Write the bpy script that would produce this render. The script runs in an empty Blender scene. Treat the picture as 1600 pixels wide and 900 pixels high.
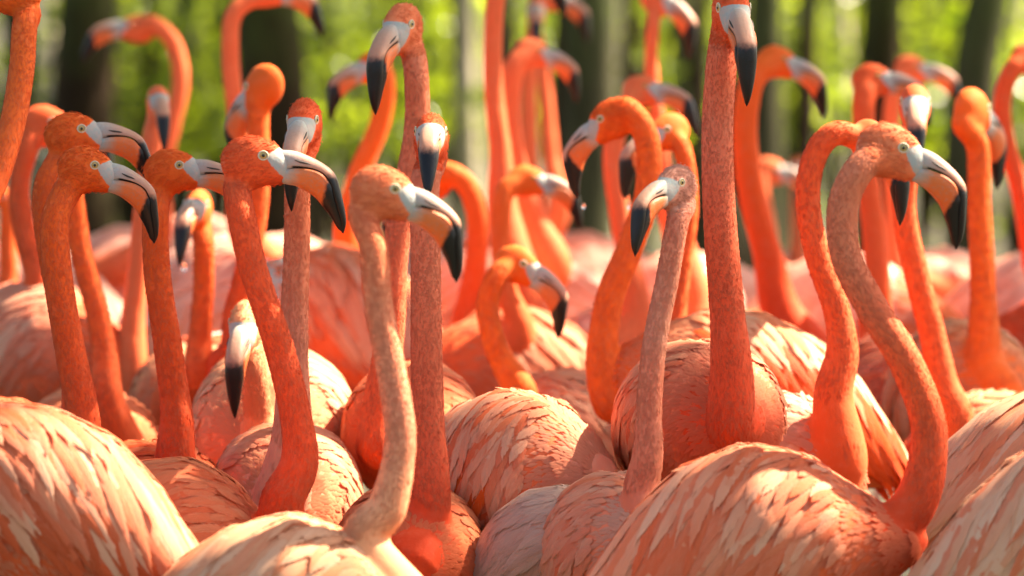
import bpy, math, random
import numpy as np
from mathutils import Vector, Matrix

rng = np.random.default_rng(7)
random.seed(7)
scene = bpy.context.scene
col = scene.collection
R = math.radians

# ------------------------------------------------------------------ camera
PITCH = math.atan(492 / 7733)
CAM = np.array([0.0, 0.0, 1.42])
cd = bpy.data.cameras.new('camera')
cam = bpy.data.objects.new('camera', cd)
col.objects.link(cam)
cam.location = CAM
cam.rotation_euler = (R(90) - PITCH, 0, 0)
cd.sensor_width = 36
cd.lens = 36 * 7733 / 1600
cd.clip_start = 0.1
cd.clip_end = 600
cd.dof.use_dof = True
cd.dof.focus_distance = 6.95
cd.dof.aperture_fstop = 3.5
scene.camera = cam
FPX = 7733.0

# ------------------------------------------------------------------ world, sun, exposure
SUN_AZ, SUN_EL = R(66), R(48)          # azimuth clockwise from +Y (behind the flock, to the right)
w = bpy.data.worlds.new('World')
scene.world = w
w.use_nodes = True
nt = w.node_tree
bg = nt.nodes['Background']
sky = nt.nodes.new('ShaderNodeTexSky')
sky.sky_type = 'NISHITA'
sky.sun_disc = False
sky.sun_elevation = SUN_EL
sky.sun_rotation = SUN_AZ
sky.dust_density = 3.0
nt.links.new(sky.outputs[0], bg.inputs[0])
bg.inputs[1].default_value = 0.062
SUN = np.array([math.sin(SUN_AZ) * math.cos(SUN_EL), math.cos(SUN_AZ) * math.cos(SUN_EL), math.sin(SUN_EL)])
ld = bpy.data.lights.new('sun', 'SUN')
ld.energy = 5.0
ld.angle = R(0.6)
ld.color = (1.0, 0.92, 0.79)
sun = bpy.data.objects.new('sun', ld)
col.objects.link(sun)
sun.location = (6, 10, 12)
sun.rotation_euler = Vector(SUN).to_track_quat('Z', 'Y').to_euler()
vs = scene.view_settings
vs.view_transform = 'Standard'
vs.look = 'None'
vs.gamma = 1
vs.use_curve_mapping = False
vs.exposure = 2.58
vs.use_white_balance = True
vs.white_balance_temperature = 7350
vs.white_balance_tint = 12
scene.cycles.use_denoising = True
scene.cycles.max_bounces = 7
scene.cycles.transparent_max_bounces = 12
scene.cycles.sample_clamp_indirect = 6

# ------------------------------------------------------------------ helpers
cp, sp = math.cos(PITCH), math.sin(PITCH)
def P(px, py, D):
    """pixel of the 1600x900 photograph + distance -> point in the world"""
    a = (px - 800) / FPX * D
    b = (450 - py) / FPX * D
    return np.array([a, D * cp + b * sp, CAM[2] - D * sp + b * cp])

def link(o, parent=None):
    col.objects.link(o)
    if parent is not None:
        o.parent = parent
    return o

def tag(o, label=None, cat=None, group=None, kind=None):
    if label: o['label'] = label
    if cat: o['category'] = cat
    if group: o['group'] = group
    if kind: o['kind'] = kind
    return o

def mesh_from(name, V, F, mat, smooth=True, attrs=None):
    me = bpy.data.meshes.new(name)
    V = np.asarray(V, dtype=np.float32)
    if isinstance(F, np.ndarray):
        n, k = F.shape
        me.vertices.add(len(V)); me.vertices.foreach_set('co', V.ravel())
        me.loops.add(n * k); me.loops.foreach_set('vertex_index', F.astype(np.int32).ravel())
        me.polygons.add(n)
        me.polygons.foreach_set('loop_start', np.arange(0, n * k, k, dtype=np.int32))
        me.update(calc_edges=True)
    else:
        me.from_pydata([tuple(v) for v in V], [], F)
    if smooth:
        me.polygons.foreach_set('use_smooth', np.ones(len(me.polygons), dtype=bool))
    if mat: me.materials.append(mat)
    for k, (typ, arr) in (attrs or {}).items():
        a = me.attributes.new(k, typ, 'POINT')
        arr = np.asarray(arr, dtype=np.float32)
        if typ == 'FLOAT': a.data.foreach_set('value', arr.ravel())
        elif typ == 'FLOAT_VECTOR': a.data.foreach_set('vector', arr.ravel())
        elif typ == 'FLOAT_COLOR':
            if arr.shape[1] == 3: arr = np.hstack([arr, np.ones((len(arr), 1), np.float32)])
            a.data.foreach_set('color', arr.ravel())
    me.update()
    return me

def mobj(name, me, parent=None, **k):
    return tag(link(bpy.data.objects.new(name, me), parent), **k)

def catmull(pts, n=10):
    pts = np.asarray(pts, float)
    P0 = np.vstack([2 * pts[0] - pts[1], pts, 2 * pts[-1] - pts[-2]])
    out = []
    for i in range(1, len(P0) - 2):
        a, b, c, d = P0[i - 1], P0[i], P0[i + 1], P0[i + 2]
        for t in np.linspace(0, 1, n, endpoint=False):
            out.append(0.5 * (2 * b + (c - a) * t + (2 * a - 5 * b + 4 * c - d) * t * t + (3 * b - a - 3 * c + d) * t ** 3))
    out.append(P0[-2])
    return np.array(out)

def frames(path):
    T = np.gradient(path, axis=0)
    T /= np.linalg.norm(T, axis=1)[:, None] + 1e-9
    n = np.cross(T[0], [0.3, 1, 0.1]); n /= np.linalg.norm(n)
    N = []
    for t in T:
        n = n - t * np.dot(n, t); n /= np.linalg.norm(n) + 1e-9
        N.append(n)
    N = np.array(N)
    return T, N, np.cross(T, N)

def tube(path, rad, seg=16):
    """closed tube: verts, faces (list)"""
    path = np.asarray(path, float)
    T, N, B = frames(path)
    a = np.linspace(0, 2 * math.pi, seg, endpoint=False)
    V = []
    for p, r, n, b in zip(path, rad, N, B):
        V.append(p + r * (np.cos(a)[:, None] * n + np.sin(a)[:, None] * b))
    V = np.vstack(V)
    F = []
    m = len(path)
    for i in range(m - 1):
        for j in range(seg):
            k = (j + 1) % seg
            F.append((i * seg + j, i * seg + k, (i + 1) * seg + k, (i + 1) * seg + j))
    F.append(tuple(reversed(range(seg))))
    F.append(tuple(range((m - 1) * seg, m * seg)))
    return V, F

def ellipsoid(c, r, nu=18, nv=12, M=None):
    V = [(0, 0, 1)]
    for i in range(1, nv):
        th = math.pi * i / nv
        for j in range(nu):
            ph = 2 * math.pi * j / nu
            V.append((math.sin(th) * math.cos(ph), math.sin(th) * math.sin(ph), math.cos(th)))
    V.append((0, 0, -1))
    V = np.array(V) * np.array(r) + np.array(c)
    F = []
    for j in range(nu):
        F.append((0, 1 + j, 1 + (j + 1) % nu))
    for i in range(nv - 2):
        for j in range(nu):
            a, b = 1 + i * nu + j, 1 + i * nu + (j + 1) % nu
            F.append((a, a + nu, b + nu, b))
    last = len(V) - 1
    for j in range(nu):
        a, b = 1 + (nv - 2) * nu + j, 1 + (nv - 2) * nu + (j + 1) % nu
        F.append((a, last, b))
    if M is not None:
        V = V @ M[:3, :3].T + M[:3, 3]
    return V, F

class MB:
    def __init__(s): s.V = []; s.F = []; s.n = 0
    def add(s, VF):
        V, F = VF
        s.V.append(np.asarray(V, float))
        s.F += [tuple(int(i) + s.n for i in f) for f in F]
        s.n += len(V)
        return s
    def arr(s): return np.vstack(s.V), s.F

# ------------------------------------------------------------------ materials
def newmat(name):
    m = bpy.data.materials.new(name); m.use_nodes = True
    t = m.node_tree; p = t.nodes['Principled BSDF']
    return m, t, p
def nd(t, typ, **k):
    n = t.nodes.new(typ)
    for a, b in k.items():
        if a.startswith('i_'):
            n.inputs[int(a[2:])].default_value = b
        else: setattr(n, a, b)
    return n
def mathn(t, op, a, b=None, c=None, clamp=False):
    n = t.nodes.new('ShaderNodeMath'); n.operation = op; n.use_clamp = clamp
    for i, v in enumerate((a, b, c)):
        if v is None: continue
        if isinstance(v, (int, float)): n.inputs[i].default_value = v
        else: t.links.new(v, n.inputs[i])
    return n.outputs[0]
def mixc(t, f, a, b, mode='MIX'):
    n = t.nodes.new('ShaderNodeMix'); n.data_type = 'RGBA'; n.blend_type = mode
    for i, v in ((0, f), (6, a), (7, b)):
        if isinstance(v, (int, float)): n.inputs[i].default_value = v
        elif isinstance(v, tuple): n.inputs[i].default_value = (*v, 1)
        else: t.links.new(v, n.inputs[i])
    return n.outputs[2]
def noise(t, vec, scale, detail=3, rough=0.5, dist=0.0):
    n = t.nodes.new('ShaderNodeTexNoise'); n.inputs['Scale'].default_value = scale
    n.inputs['Detail'].default_value = detail; n.inputs['Roughness'].default_value = rough
    n.inputs['Distortion'].default_value = dist
    if vec is not None: t.links.new(vec, n.inputs['Vector'])
    return n.outputs['Fac']
def attr(t, name, out='Vector'):
    n = t.nodes.new('ShaderNodeAttribute'); n.attribute_name = name
    return n.outputs[out]
def ramp(t, fac, stops, interp='LINEAR'):
    n = t.nodes.new('ShaderNodeValToRGB'); e = n.color_ramp; e.interpolation = interp
    while len(e.elements) < len(stops): e.elements.new(0.5)
    for el, (p, c) in zip(e.elements, stops):
        el.position = p; el.color = (*c, 1) if len(c) == 3 else c
    t.links.new(fac, n.inputs[0])
    return n.outputs[0]
def smooth(t, v, lo, hi):
    n = t.nodes.new('ShaderNodeMapRange'); n.interpolation_type = 'SMOOTHSTEP'
    t.links.new(v, n.inputs[0]); n.inputs[1].default_value = lo; n.inputs[2].default_value = hi
    return n.outputs[0]
def bump(t, h, strength, dist, p):
    b = t.nodes.new('ShaderNodeBump'); b.inputs['Strength'].default_value = strength; b.inputs['Distance'].default_value = dist
    t.links.new(h, b.inputs['Height']); t.links.new(b.outputs[0], p.inputs['Normal'])

WHITE_SKIN = (0.32, 0.36, 0.34)

def skin_material():
    """downy skin of trunk, neck and head; colour is carried by the mesh, the bare pale face by head coordinates"""
    m, t, p = newmat('flamingo_down')
    obj = nd(t, 'ShaderNodeTexCoord').outputs['Object']
    c = attr(t, 'col', 'Color')
    n1 = noise(t, obj, 70, 4, 0.6)
    n2 = noise(t, obj, 26, 3)
    c = mixc(t, smooth(t, n1, 0.45, 0.72), c, mixc(t, 0.07, c, (0.75, 0.38, 0.24)))
    c = mixc(t, mathn(t, 'MULTIPLY', smooth(t, n2, 0.48, 0.7), 0.12), c, mixc(t, 0.75, c, (0.6, 0.05, 0.015)))
    hc = attr(t, 'hc')
    sx = nd(t, 'ShaderNodeSeparateXYZ'); t.links.new(hc, sx.inputs[0])
    x, y, z = sx.outputs
    fc = nd(t, 'ShaderNodeFloatCurve')
    cu = fc.mapping.curves[0]
    # position: z from -60..40 -> 0..1 ; value: x border /60
    pts = [(-60, 60), (-43, 45), (-30, 27), (-20, 17), (-10, 9), (-2, 6), (3, 10), (7, 16), (12, 25), (17, 60)]
    P_ = [((a + 60) / 100, min(1, b / 60)) for a, b in pts]
    cu.points[0].location = P_[0]; cu.points[1].location = P_[-1]
    for q in P_[1:-1]: cu.points.new(*q)
    fc.mapping.update()
    t.links.new(mathn(t, 'MULTIPLY_ADD', z, 0.01, 0.6), fc.inputs['Value'])
    bx = mathn(t, 'MULTIPLY', fc.outputs[0], 60)
    nz = noise(t, hc, 0.22, 3)
    d = mathn(t, 'ADD', mathn(t, 'SUBTRACT', x, bx), mathn(t, 'MULTIPLY_ADD', nz, 7, -3.5))
    face = smooth(t, d, -1.6, 1.6)
    sk = mixc(t, smooth(t, noise(t, hc, 0.12, 4), 0.4, 0.65), WHITE_SKIN, (0.40, 0.36, 0.32))
    c = mixc(t, face, c, sk)
    t.links.new(c, p.inputs['Base Color'])
    p.inputs['Roughness'].default_value = 0.72
    p.inputs['Specular IOR Level'].default_value = 0.12
    p.inputs['Sheen Weight'].default_value = 0.05
    p.inputs['Sheen Tint'].default_value = (1, 0.6, 0.4, 1)
    p.inputs['Subsurface Weight'].default_value = 0.12
    p.inputs['Subsurface Radius'].default_value = (1.0, 0.35, 0.12)
    p.inputs['Subsurface Scale'].default_value = 0.014
    bump(t, mathn(t, 'ADD', n1, mathn(t, 'MULTIPLY', noise(t, obj, 260, 2), 0.6)), 0.3, 0.002, p)
    return m

def feather_material():
    m, t, p = newmat('feather')
    c = attr(t, 'col', 'Color')
    fu = attr(t, 'fuv')
    s = nd(t, 'ShaderNodeSeparateXYZ'); t.links.new(fu, s.inputs[0])
    u, v, r = s.outputs
    av = mathn(t, 'ABSOLUTE', v)
    # barbs run out from the shaft at a slant
    cb = nd(t, 'ShaderNodeCombineXYZ')
    t.links.new(mathn(t, 'MULTIPLY', mathn(t, 'SUBTRACT', u, mathn(t, 'MULTIPLY', av, 0.22)), 34), cb.inputs[0])
    t.links.new(mathn(t, 'MULTIPLY', v, 1.2), cb.inputs[1]); t.links.new(mathn(t, 'MULTIPLY', r, 60), cb.inputs[2])
    barb = noise(t, cb.outputs[0], 1.0, 3, 0.6)
    cl = nd(t, 'ShaderNodeCombineXYZ')
    t.links.new(mathn(t, 'MULTIPLY', u, 1.3), cl.inputs[0]); t.links.new(mathn(t, 'MULTIPLY', v, 5.5), cl.inputs[1]); t.links.new(mathn(t, 'MULTIPLY', r, 37), cl.inputs[2])
    streak = noise(t, cl.outputs[0], 1.0, 4, 0.65)
    warm = mixc(t, 0.55, c, (0.70, 0.10, 0.02))
    pale = mixc(t, 0.4, c, (0.76, 0.55, 0.40))
    c = mixc(t, mathn(t, 'MULTIPLY', smooth(t, streak, 0.55, 0.75), 0.75), c, warm)
    c = mixc(t, mathn(t, 'MULTIPLY', smooth(t, barb, 0.5, 0.8), 0.45), c, pale)
    c = mixc(t, mathn(t, 'MULTIPLY', smooth(t, av, 0.6, 1.0), 0.3), c, pale)
    t.links.new(c, p.inputs['Base Color'])
    p.inputs['Roughness'].default_value = 0.6
    p.inputs['Specular IOR Level'].default_value = 0.15
    bump(t, mathn(t, 'ADD', mathn(t, 'MULTIPLY', barb, 0.6), streak), 0.5, 0.0025, p)
    tr = nd(t, 'ShaderNodeBsdfTranslucent'); t.links.new(c, tr.inputs[0])
    mx = nd(t, 'ShaderNodeMixShader'); mx.inputs[0].default_value = 0.22
    t.links.new(p.outputs[0], mx.inputs[1]); t.links.new(tr.outputs[0], mx.inputs[2])
    # frayed barbs: the vane opens towards its edge and tip
    cf = nd(t, 'ShaderNodeCombineXYZ')
    t.links.new(mathn(t, 'MULTIPLY', mathn(t, 'SUBTRACT', u, mathn(t, 'MULTIPLY', av, 0.30)), 30), cf.inputs[0])
    t.links.new(mathn(t, 'MULTIPLY', v, 0.8), cf.inputs[1]); t.links.new(mathn(t, 'MULTIPLY', r, 91), cf.inputs[2])
    fr = noise(t, cf.outputs[0], 1.0, 2, 0.5)
    edge = mathn(t, 'ADD', av, mathn(t, 'MULTIPLY', smooth(t, u, 0.75, 1.0), 0.35))
    op = mathn(t, 'GREATER_THAN', mathn(t, 'ADD', edge, mathn(t, 'MULTIPLY', fr, 1.1)), 1.42)
    tp = nd(t, 'ShaderNodeBsdfTransparent')
    m2 = nd(t, 'ShaderNodeMixShader'); t.links.new(op, m2.inputs[0])
    t.links.new(mx.outputs[0], m2.inputs[1]); t.links.new(tp.outputs[0], m2.inputs[2])
    t.links.new(m2.outputs[0], t.nodes['Material Output'].inputs[0])
    return m

def fine_material():
    m, t, p = newmat('fine_feather')
    c = attr(t, 'col', 'Color')
    s = nd(t, 'ShaderNodeSeparateXYZ'); t.links.new(attr(t, 'fuv'), s.inputs[0])
    c = mixc(t, mathn(t, 'MULTIPLY', s.outputs[0], 0.22), c, mixc(t, 0.4, c, (0.72, 0.44, 0.31)))
    t.links.new(c, p.inputs['Base Color']); p.inputs['Roughness'].default_value = 0.8
    p.inputs['Specular IOR Level'].default_value = 0.08
    tr = nd(t, 'ShaderNodeBsdfTranslucent'); t.links.new(c, tr.inputs[0])
    mx = nd(t, 'ShaderNodeMixShader'); mx.inputs[0].default_value = 0.35
    t.links.new(p.outputs[0], mx.inputs[1]); t.links.new(tr.outputs[0], mx.inputs[2])
    t.links.new(mx.outputs[0], t.nodes['Material Output'].inputs[0])
    return m

def bill_material(lower):
    m, t, p = newmat('lower_bill_horn' if lower else 'upper_bill_horn')
    b = attr(t, 'bt')
    s = nd(t, 'ShaderNodeSeparateXYZ'); t.links.new(b, s.inputs[0])
    u, v, _ = s.outputs           # u along the bill, v 0 at the gape .. 1 at the far edge
    hc = attr(t, 'hc')
    n = noise(t, hc, 0.16, 4)
    oi = nd(t, 'ShaderNodeObjectInfo').outputs['Random']
    un = mathn(t, 'ADD', mathn(t, 'MULTIPLY_ADD', mathn(t, 'SUBTRACT', n, 0.5), 0.07, u), mathn(t, 'MULTIPLY_ADD', oi, 0.07, -0.035))
    if lower:
        c = ramp(t, un, [(0.10, WHITE_SKIN), (0.19, (0.46, 0.27, 0.18)), (0.27, (0.62, 0.16, 0.045)), (0.52, (0.66, 0.125, 0.022))])
        k = mathn(t, 'ADD', un, mathn(t, 'MULTIPLY', mathn(t, 'SUBTRACT', 1, v), 0.03))
        black = smooth(t, k, 0.54, 0.60)
    else:
        c = ramp(t, un, [(0.06, WHITE_SKIN), (0.17, (0.37, 0.30, 0.255)), (0.27, (0.43, 0.25, 0.18)), (0.50, (0.44, 0.20, 0.12))])
        k = mathn(t, 'ADD', un, mathn(t, 'MULTIPLY', mathn(t, 'SUBTRACT', 1, v), 0.05))
        black = smooth(t, k, 0.49, 0.585)
        edge = mathn(t, 'MULTIPLY', mathn(t, 'SUBTRACT', 1, smooth(t, v, 0.10, 0.16)), smooth(t, u, 0.12, 0.16))
        black = mathn(t, 'MAXIMUM', black, edge)
    st_ = noise(t, hc, 0.22, 5, 0.7)
    c = mixc(t, mathn(t, 'MULTIPLY', smooth(t, st_, 0.48, 0.70), 0.45), c, (0.30, 0.22, 0.17))
    c = mixc(t, black, c, (0.004, 0.0045, 0.005))
    t.links.new(c, p.inputs['Base Color'])
    t.links.new(mathn(t, 'MULTIPLY_ADD', black, -0.14, 0.50), p.inputs['Roughness'])
    p.inputs['Specular IOR Level'].default_value = 0.32
    p.inputs['Subsurface Weight'].default_value = 0.05
    cb = nd(t, 'ShaderNodeCombineXYZ')
    t.links.new(mathn(t, 'MULTIPLY', u, 3), cb.inputs[0]); t.links.new(mathn(t, 'MULTIPLY', v, 16), cb.inputs[1])
    bump(t, mathn(t, 'ADD', noise(t, cb.outputs[0], 1, 3), mathn(t, 'MULTIPLY', n, 1.2)), 0.35, 0.0012, p)
    return m

def simple(name, color, rough=0.5, nscale=0, ncol=None, bumps=0, spec=0.5):
    m, t, p = newmat(name)
    p.inputs['Roughness'].default_value = rough
    p.inputs['Specular IOR Level'].default_value = spec
    if nscale:
        obj = nd(t, 'ShaderNodeTexCoord').outputs['Object']
        n = noise(t, obj, nscale, 4)
        t.links.new(mixc(t, smooth(t, n, 0.35, 0.65), color, ncol), p.inputs['Base Color'])
        if bumps: bump(t, n, 0.6, bumps, p)
    else: p.inputs['Base Color'].default_value = (*color, 1)
    return m

def leaf_material(name, a, b, tr=0.55):
    m, t, p = newmat(name)
    r = attr(t, 'rnd', 'Fac')
    obj = nd(t, 'ShaderNodeTexCoord').outputs['Object']
    n = noise(t, obj, 9, 2)
    c = mixc(t, r, a, b)
    c = mixc(t, mathn(t, 'MULTIPLY', n, 0.4), c, (a[0] * 0.5, a[1] * 0.5, a[2] * 0.5))
    t.links.new(c, p.inputs['Base Color'])
    p.inputs['Roughness'].default_value = 0.22
    T = nd(t, 'ShaderNodeBsdfTranslucent')
    t.links.new(mixc(t, 1.0, c, (2.6, 2.3, 0.9), 'MULTIPLY'), T.inputs[0])
    mx = nd(t, 'ShaderNodeMixShader'); mx.inputs[0].default_value = tr
    t.links.new(p.outputs[0], mx.inputs[1]); t.links.new(T.outputs[0], mx.inputs[2])
    t.links.new(mx.outputs[0], t.nodes['Material Output'].inputs[0])
    return m

def bark_material(name, a, b):
    m, t, p = newmat(name)
    p.inputs['Specular IOR Level'].default_value = 0.08
    obj = nd(t, 'ShaderNodeTexCoord').outputs['Object']
    mp = nd(t, 'ShaderNodeMapping'); mp.inputs['Scale'].default_value = (9, 9, 1.6); t.links.new(obj, mp.inputs[0])
    n = noise(t, mp.outputs[0], 1.6, 6, 0.6, 0.6)
    n2 = noise(t, obj, 1.7, 3)
    c = mixc(t, smooth(t, n, 0.35, 0.68), a, b)
    c = mixc(t, mathn(t, 'MULTIPLY', smooth(t, n2, 0.45, 0.65), 0.6), c, (0.07, 0.10, 0.025))
    t.links.new(c, p.inputs['Base Color']); p.inputs['Roughness'].default_value = 0.85
    bump(t, n, 0.9, 0.03, p)
    return m

M_DOWN = skin_material()
M_FEATHER = feather_material()
M_FINE = fine_material()
M_UP = bill_material(False)
M_LOW = bill_material(True)
M_IRIS = simple('iris', (0.46, 0.36, 0.12), 0.06, 180, (0.33, 0.25, 0.08))
M_PUPIL = simple('pupil', (0.008, 0.007, 0.006), 0.06)
M_RING = simple('eye_rim', (0.52, 0.50, 0.36), 0.45, 200, (0.46, 0.42, 0.28))
M_NOSTRIL = simple('nostril', (0.02, 0.015, 0.012), 0.6)
M_LEG = simple('leg_skin', (0.62, 0.16, 0.13), 0.5, 60, (0.45, 0.12, 0.10), 0.002)
M_WATER, _t, _p = newmat('water_drop')
_p.inputs['Base Color'].default_value = (1, 1, 1, 1); _p.inputs['Transmission Weight'].default_value = 1
_p.inputs['Roughness'].default_value = 0.02; _p.inputs['IOR'].default_value = 1.33

# palettes: linear albedo
RED = np.array((0.82, 0.082, 0.024)); CORAL = np.array((0.86, 0.135, 0.042)); ORANGE = np.array((0.90, 0.165, 0.028))
SALMON = np.array((0.88, 0.255, 0.115)); PINK = np.array((0.87, 0.330, 0.215)); PEACH = np.array((0.87, 0.42, 0.225))
CREAM = np.array((0.90, 0.52, 0.31)); PALE = np.array((0.90, 0.66, 0.47)); DUSK = np.array((0.60, 0.36, 0.25)); GREYP = np.array((0.68, 0.46, 0.36))

RED, CORAL, ORANGE, SALMON, PINK, PEACH = (c * np.array((0.82, 0.74, 0.68)) for c in (RED, CORAL, ORANGE, SALMON, PINK, PEACH))
CREAM, PALE, DUSK, GREYP = (c * np.array((0.86, 0.80, 0.76)) for c in (CREAM, PALE, DUSK, GREYP))

# ------------------------------------------------------------------ head, in head units (1 unit = 0.905 mm), origin between the eyes
U = 1 / 1105.0
UP_ST = [((16, 4), (18, -24), 12), ((27, 7.5), (35, -20.5), 15.5), ((47, 6), (47, -19), 17.3), ((67, -1), (63, -19.5), 17), ((87, -11), (77, -22), 15.5),
         ((101, -21), (90, -28), 15), ((109, -31), (98, -38), 15), ((114, -45), (104, -50), 14.8), ((118.5, -63), (108, -66), 13.4), ((123, -83), (113, -84), 10.6),
         ((125, -103), (118, -102), 6.5), ((122, -116), (118.5, -114), 3), ((120.5, -120), (119.5, -119), 0.6)]
LO_ST = [((18, -25), (12, -40), 12), ((35, -21.5), (32, -44), 16), ((47, -20), (47, -47), 18.3), ((63, -20.5), (60, -53), 19), ((77, -23), (72, -60), 18),
         ((89.5, -29), (80, -67), 17.2), ((97.5, -39), (86, -74), 16.2), ((104.5, -50), (92, -82), 14.6), ((109.5, -66), (98.5, -90), 12.2), ((115, -84), (106, -102), 9),
         ((119.5, -102), (112, -112), 5.2), ((119.5, -114), (117, -116), 2.2), ((119, -118.5), (118.6, -118.8), 0.5)]
def bill_arrays(st, lower):
    A = np.array([[*a, *b, w_] for a, b, w_ in st])
    A = catmull(A, 4)
    n = len(A); seg = 15
    V, BT = [], []
    arc = np.r_[0, np.cumsum(np.linalg.norm(np.diff((A[:, :2] + A[:, 2:4]) / 2, axis=0), axis=1))]; arc /= arc[-1]
    for i, (ax, az, bx, bz, w_) in enumerate(A):
        if lower: g, f = np.array((ax, az)), np.array((bx, bz))
        else: f, g = np.array((ax, az)), np.array((bx, bz))
        for k in range(seg):
            a = math.pi * k / (seg - 1)
            s = math.sin(a) ** (0.75 if lower else 0.85)
            yy = w_ * math.copysign(abs(math.cos(a)) ** (0.8 if not lower else 0.9), math.cos(a))
            q = g + (f - g) * s
            V.append((q[0], yy, q[1])); BT.append((arc[i], s, 0))
    F = []
    for i in range(n - 1):
        for k in range(seg):
            j = (k + 1) % seg
            q = (i * seg + k, i * seg + j, (i + 1) * seg + j, (i + 1) * seg + k)
            F.append(q if lower else q[::-1])
    F.append(tuple(range(seg))); F.append(tuple(range((n - 1) * seg, n * seg)))
    return np.array(V), F, np.array(BT)

def make_bill(lower, scale):
    V, F, BT = bill_arrays(LO_ST if lower else UP_ST, lower)
    return mesh_from('lower_bill' if lower else 'upper_bill', V * U * scale, F, M_LOW if lower else M_UP,
                     attrs={'hc': ('FLOAT_VECTOR', V), 'bt': ('FLOAT_VECTOR', BT)})
BILLS = (make_bill(False, 1), make_bill(True, 1))
EYE_Y = 21.9
def _disc_mesh(name, r, flat, mat, nu=16, nv=8):
    V, F = ellipsoid((0, 0, 0), (r, r * flat, r), nu, nv)
    return mesh_from(name, V * U, F, mat)
EYE_ME = _disc_mesh('eye', 6.4, 0.68, M_IRIS)
PUPIL_ME = _disc_mesh('pupil', 2.6, 0.5, M_PUPIL, 12, 6)
def ring_mesh():
    V, F = [], []
    nu, nv = 20, 8
    for i in range(nu):
        a = 2 * math.pi * i / nu
        for j in range(nv):
            b = 2 * math.pi * j / nv
            rr = 6.9 + 1.5 * math.cos(b)
            V.append((rr * math.cos(a) * 1.02, 1.3 * math.sin(b), rr * math.sin(a) * 0.95))
    for i in range(nu):
        for j in range(nv):
            k, l = (i + 1) % nu, (j + 1) % nv
            F.append((i * nv + j, i * nv + l, k * nv + l, k * nv + j))
    return mesh_from('eye_ring', np.array(V) * U, F, M_RING)
RING_ME = ring_mesh()
def nostril_mesh():
    pth = catmull([(48, 0, -7.0), (57, 0, -10.0), (66, 0, -12.0), (72, 0, -13.6)], 3)
    rad = np.interp(np.linspace(0, 1, len(pth)), [0, .3, .7, 1], [0.5, 1.7, 1.5, 0.4])
    V, F = tube(pth, rad, 6)
    return mesh_from('nostril', V * U, F, M_NOSTRIL)
NOSTRIL_ME = nostril_mesh()

# ------------------------------------------------------------------ trunk profile
_u = np.array([0, .04, .12, .25, .42, .6, .75, .87, .95, 1.0])
_hw = np.array([.012, .045, .078, .104, .115, .105, .080, .050, .026, .006])
_hh = np.array([.012, .048, .085, .115, .128, .118, .088, .054, .028, .006])
_zc = np.array([-.020, -.018, -.010, .0, .004, .0, -.010, -.024, -.034, -.040])
class Trunk:
    def __init__(s, L=0.46, W=1.0, H=1.0, K=0.0): s.L, s.W, s.H, s.K = L, W, H, K
    def pt(s, u, phi, lift=0.0):
        """phi from the top (0) down either side (+ left, - right); u from chest 0 to tail 1"""
        u = np.asarray(u, float); phi = np.asarray(phi, float)
        uc = np.clip(u, 0, 1)
        hw = np.interp(uc, _u, _hw) * s.W; hh = np.interp(uc, _u, _hh) * s.H; zc = np.interp(uc, _u, _zc)
        kk = s.K * np.exp(-(uc / 0.24) ** 2) if s.K else 0.0
        hw = hw * (1 - .8 * kk); hh = hh * (1 - kk); zc = zc - 0.055 * kk
        x = s.L * (0.5 - u)
        return np.stack([x, (hw + lift) * np.sin(phi), zc + (hh + lift) * np.cos(phi)], -1)
    def nrm(s, u, phi):
        e = 1e-3
        du = s.pt(np.clip(u + e, 0, 1), phi) - s.pt(np.clip(u - e, 0, 1), phi)
        dp = s.pt(u, phi + e) - s.pt(u, phi - e)
        n = np.cross(du, dp)
        n /= np.linalg.norm(n, axis=-1, keepdims=True) + 1e-12
        rad = s.pt(u, phi, 0.01) - s.pt(u, phi)
        sg = np.sign((n * rad).sum(-1, keepdims=True)); sg[sg == 0] = 1
        return n * sg
    def mesh(s, n=26, seg=24):
        us = np.r_[0, 0.5 - 0.5 * np.cos(np.linspace(0.12, math.pi - 0.12, n)), 1]
        V = np.vstack([s.pt(np.full(seg, u), np.linspace(0, 2 * math.pi, seg, endpoint=False)) for u in us])
        F = []
        m = len(us)
        for i in range(m - 1):
            for j in range(seg):
                k = (j + 1) % seg
                F.append((i * seg + j, i * seg + k, (i + 1) * seg + k, (i + 1) * seg + j))
        F.append(tuple(reversed(range(seg)))); F.append(tuple(range((m - 1) * seg, m * seg)))
        return V, F

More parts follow.
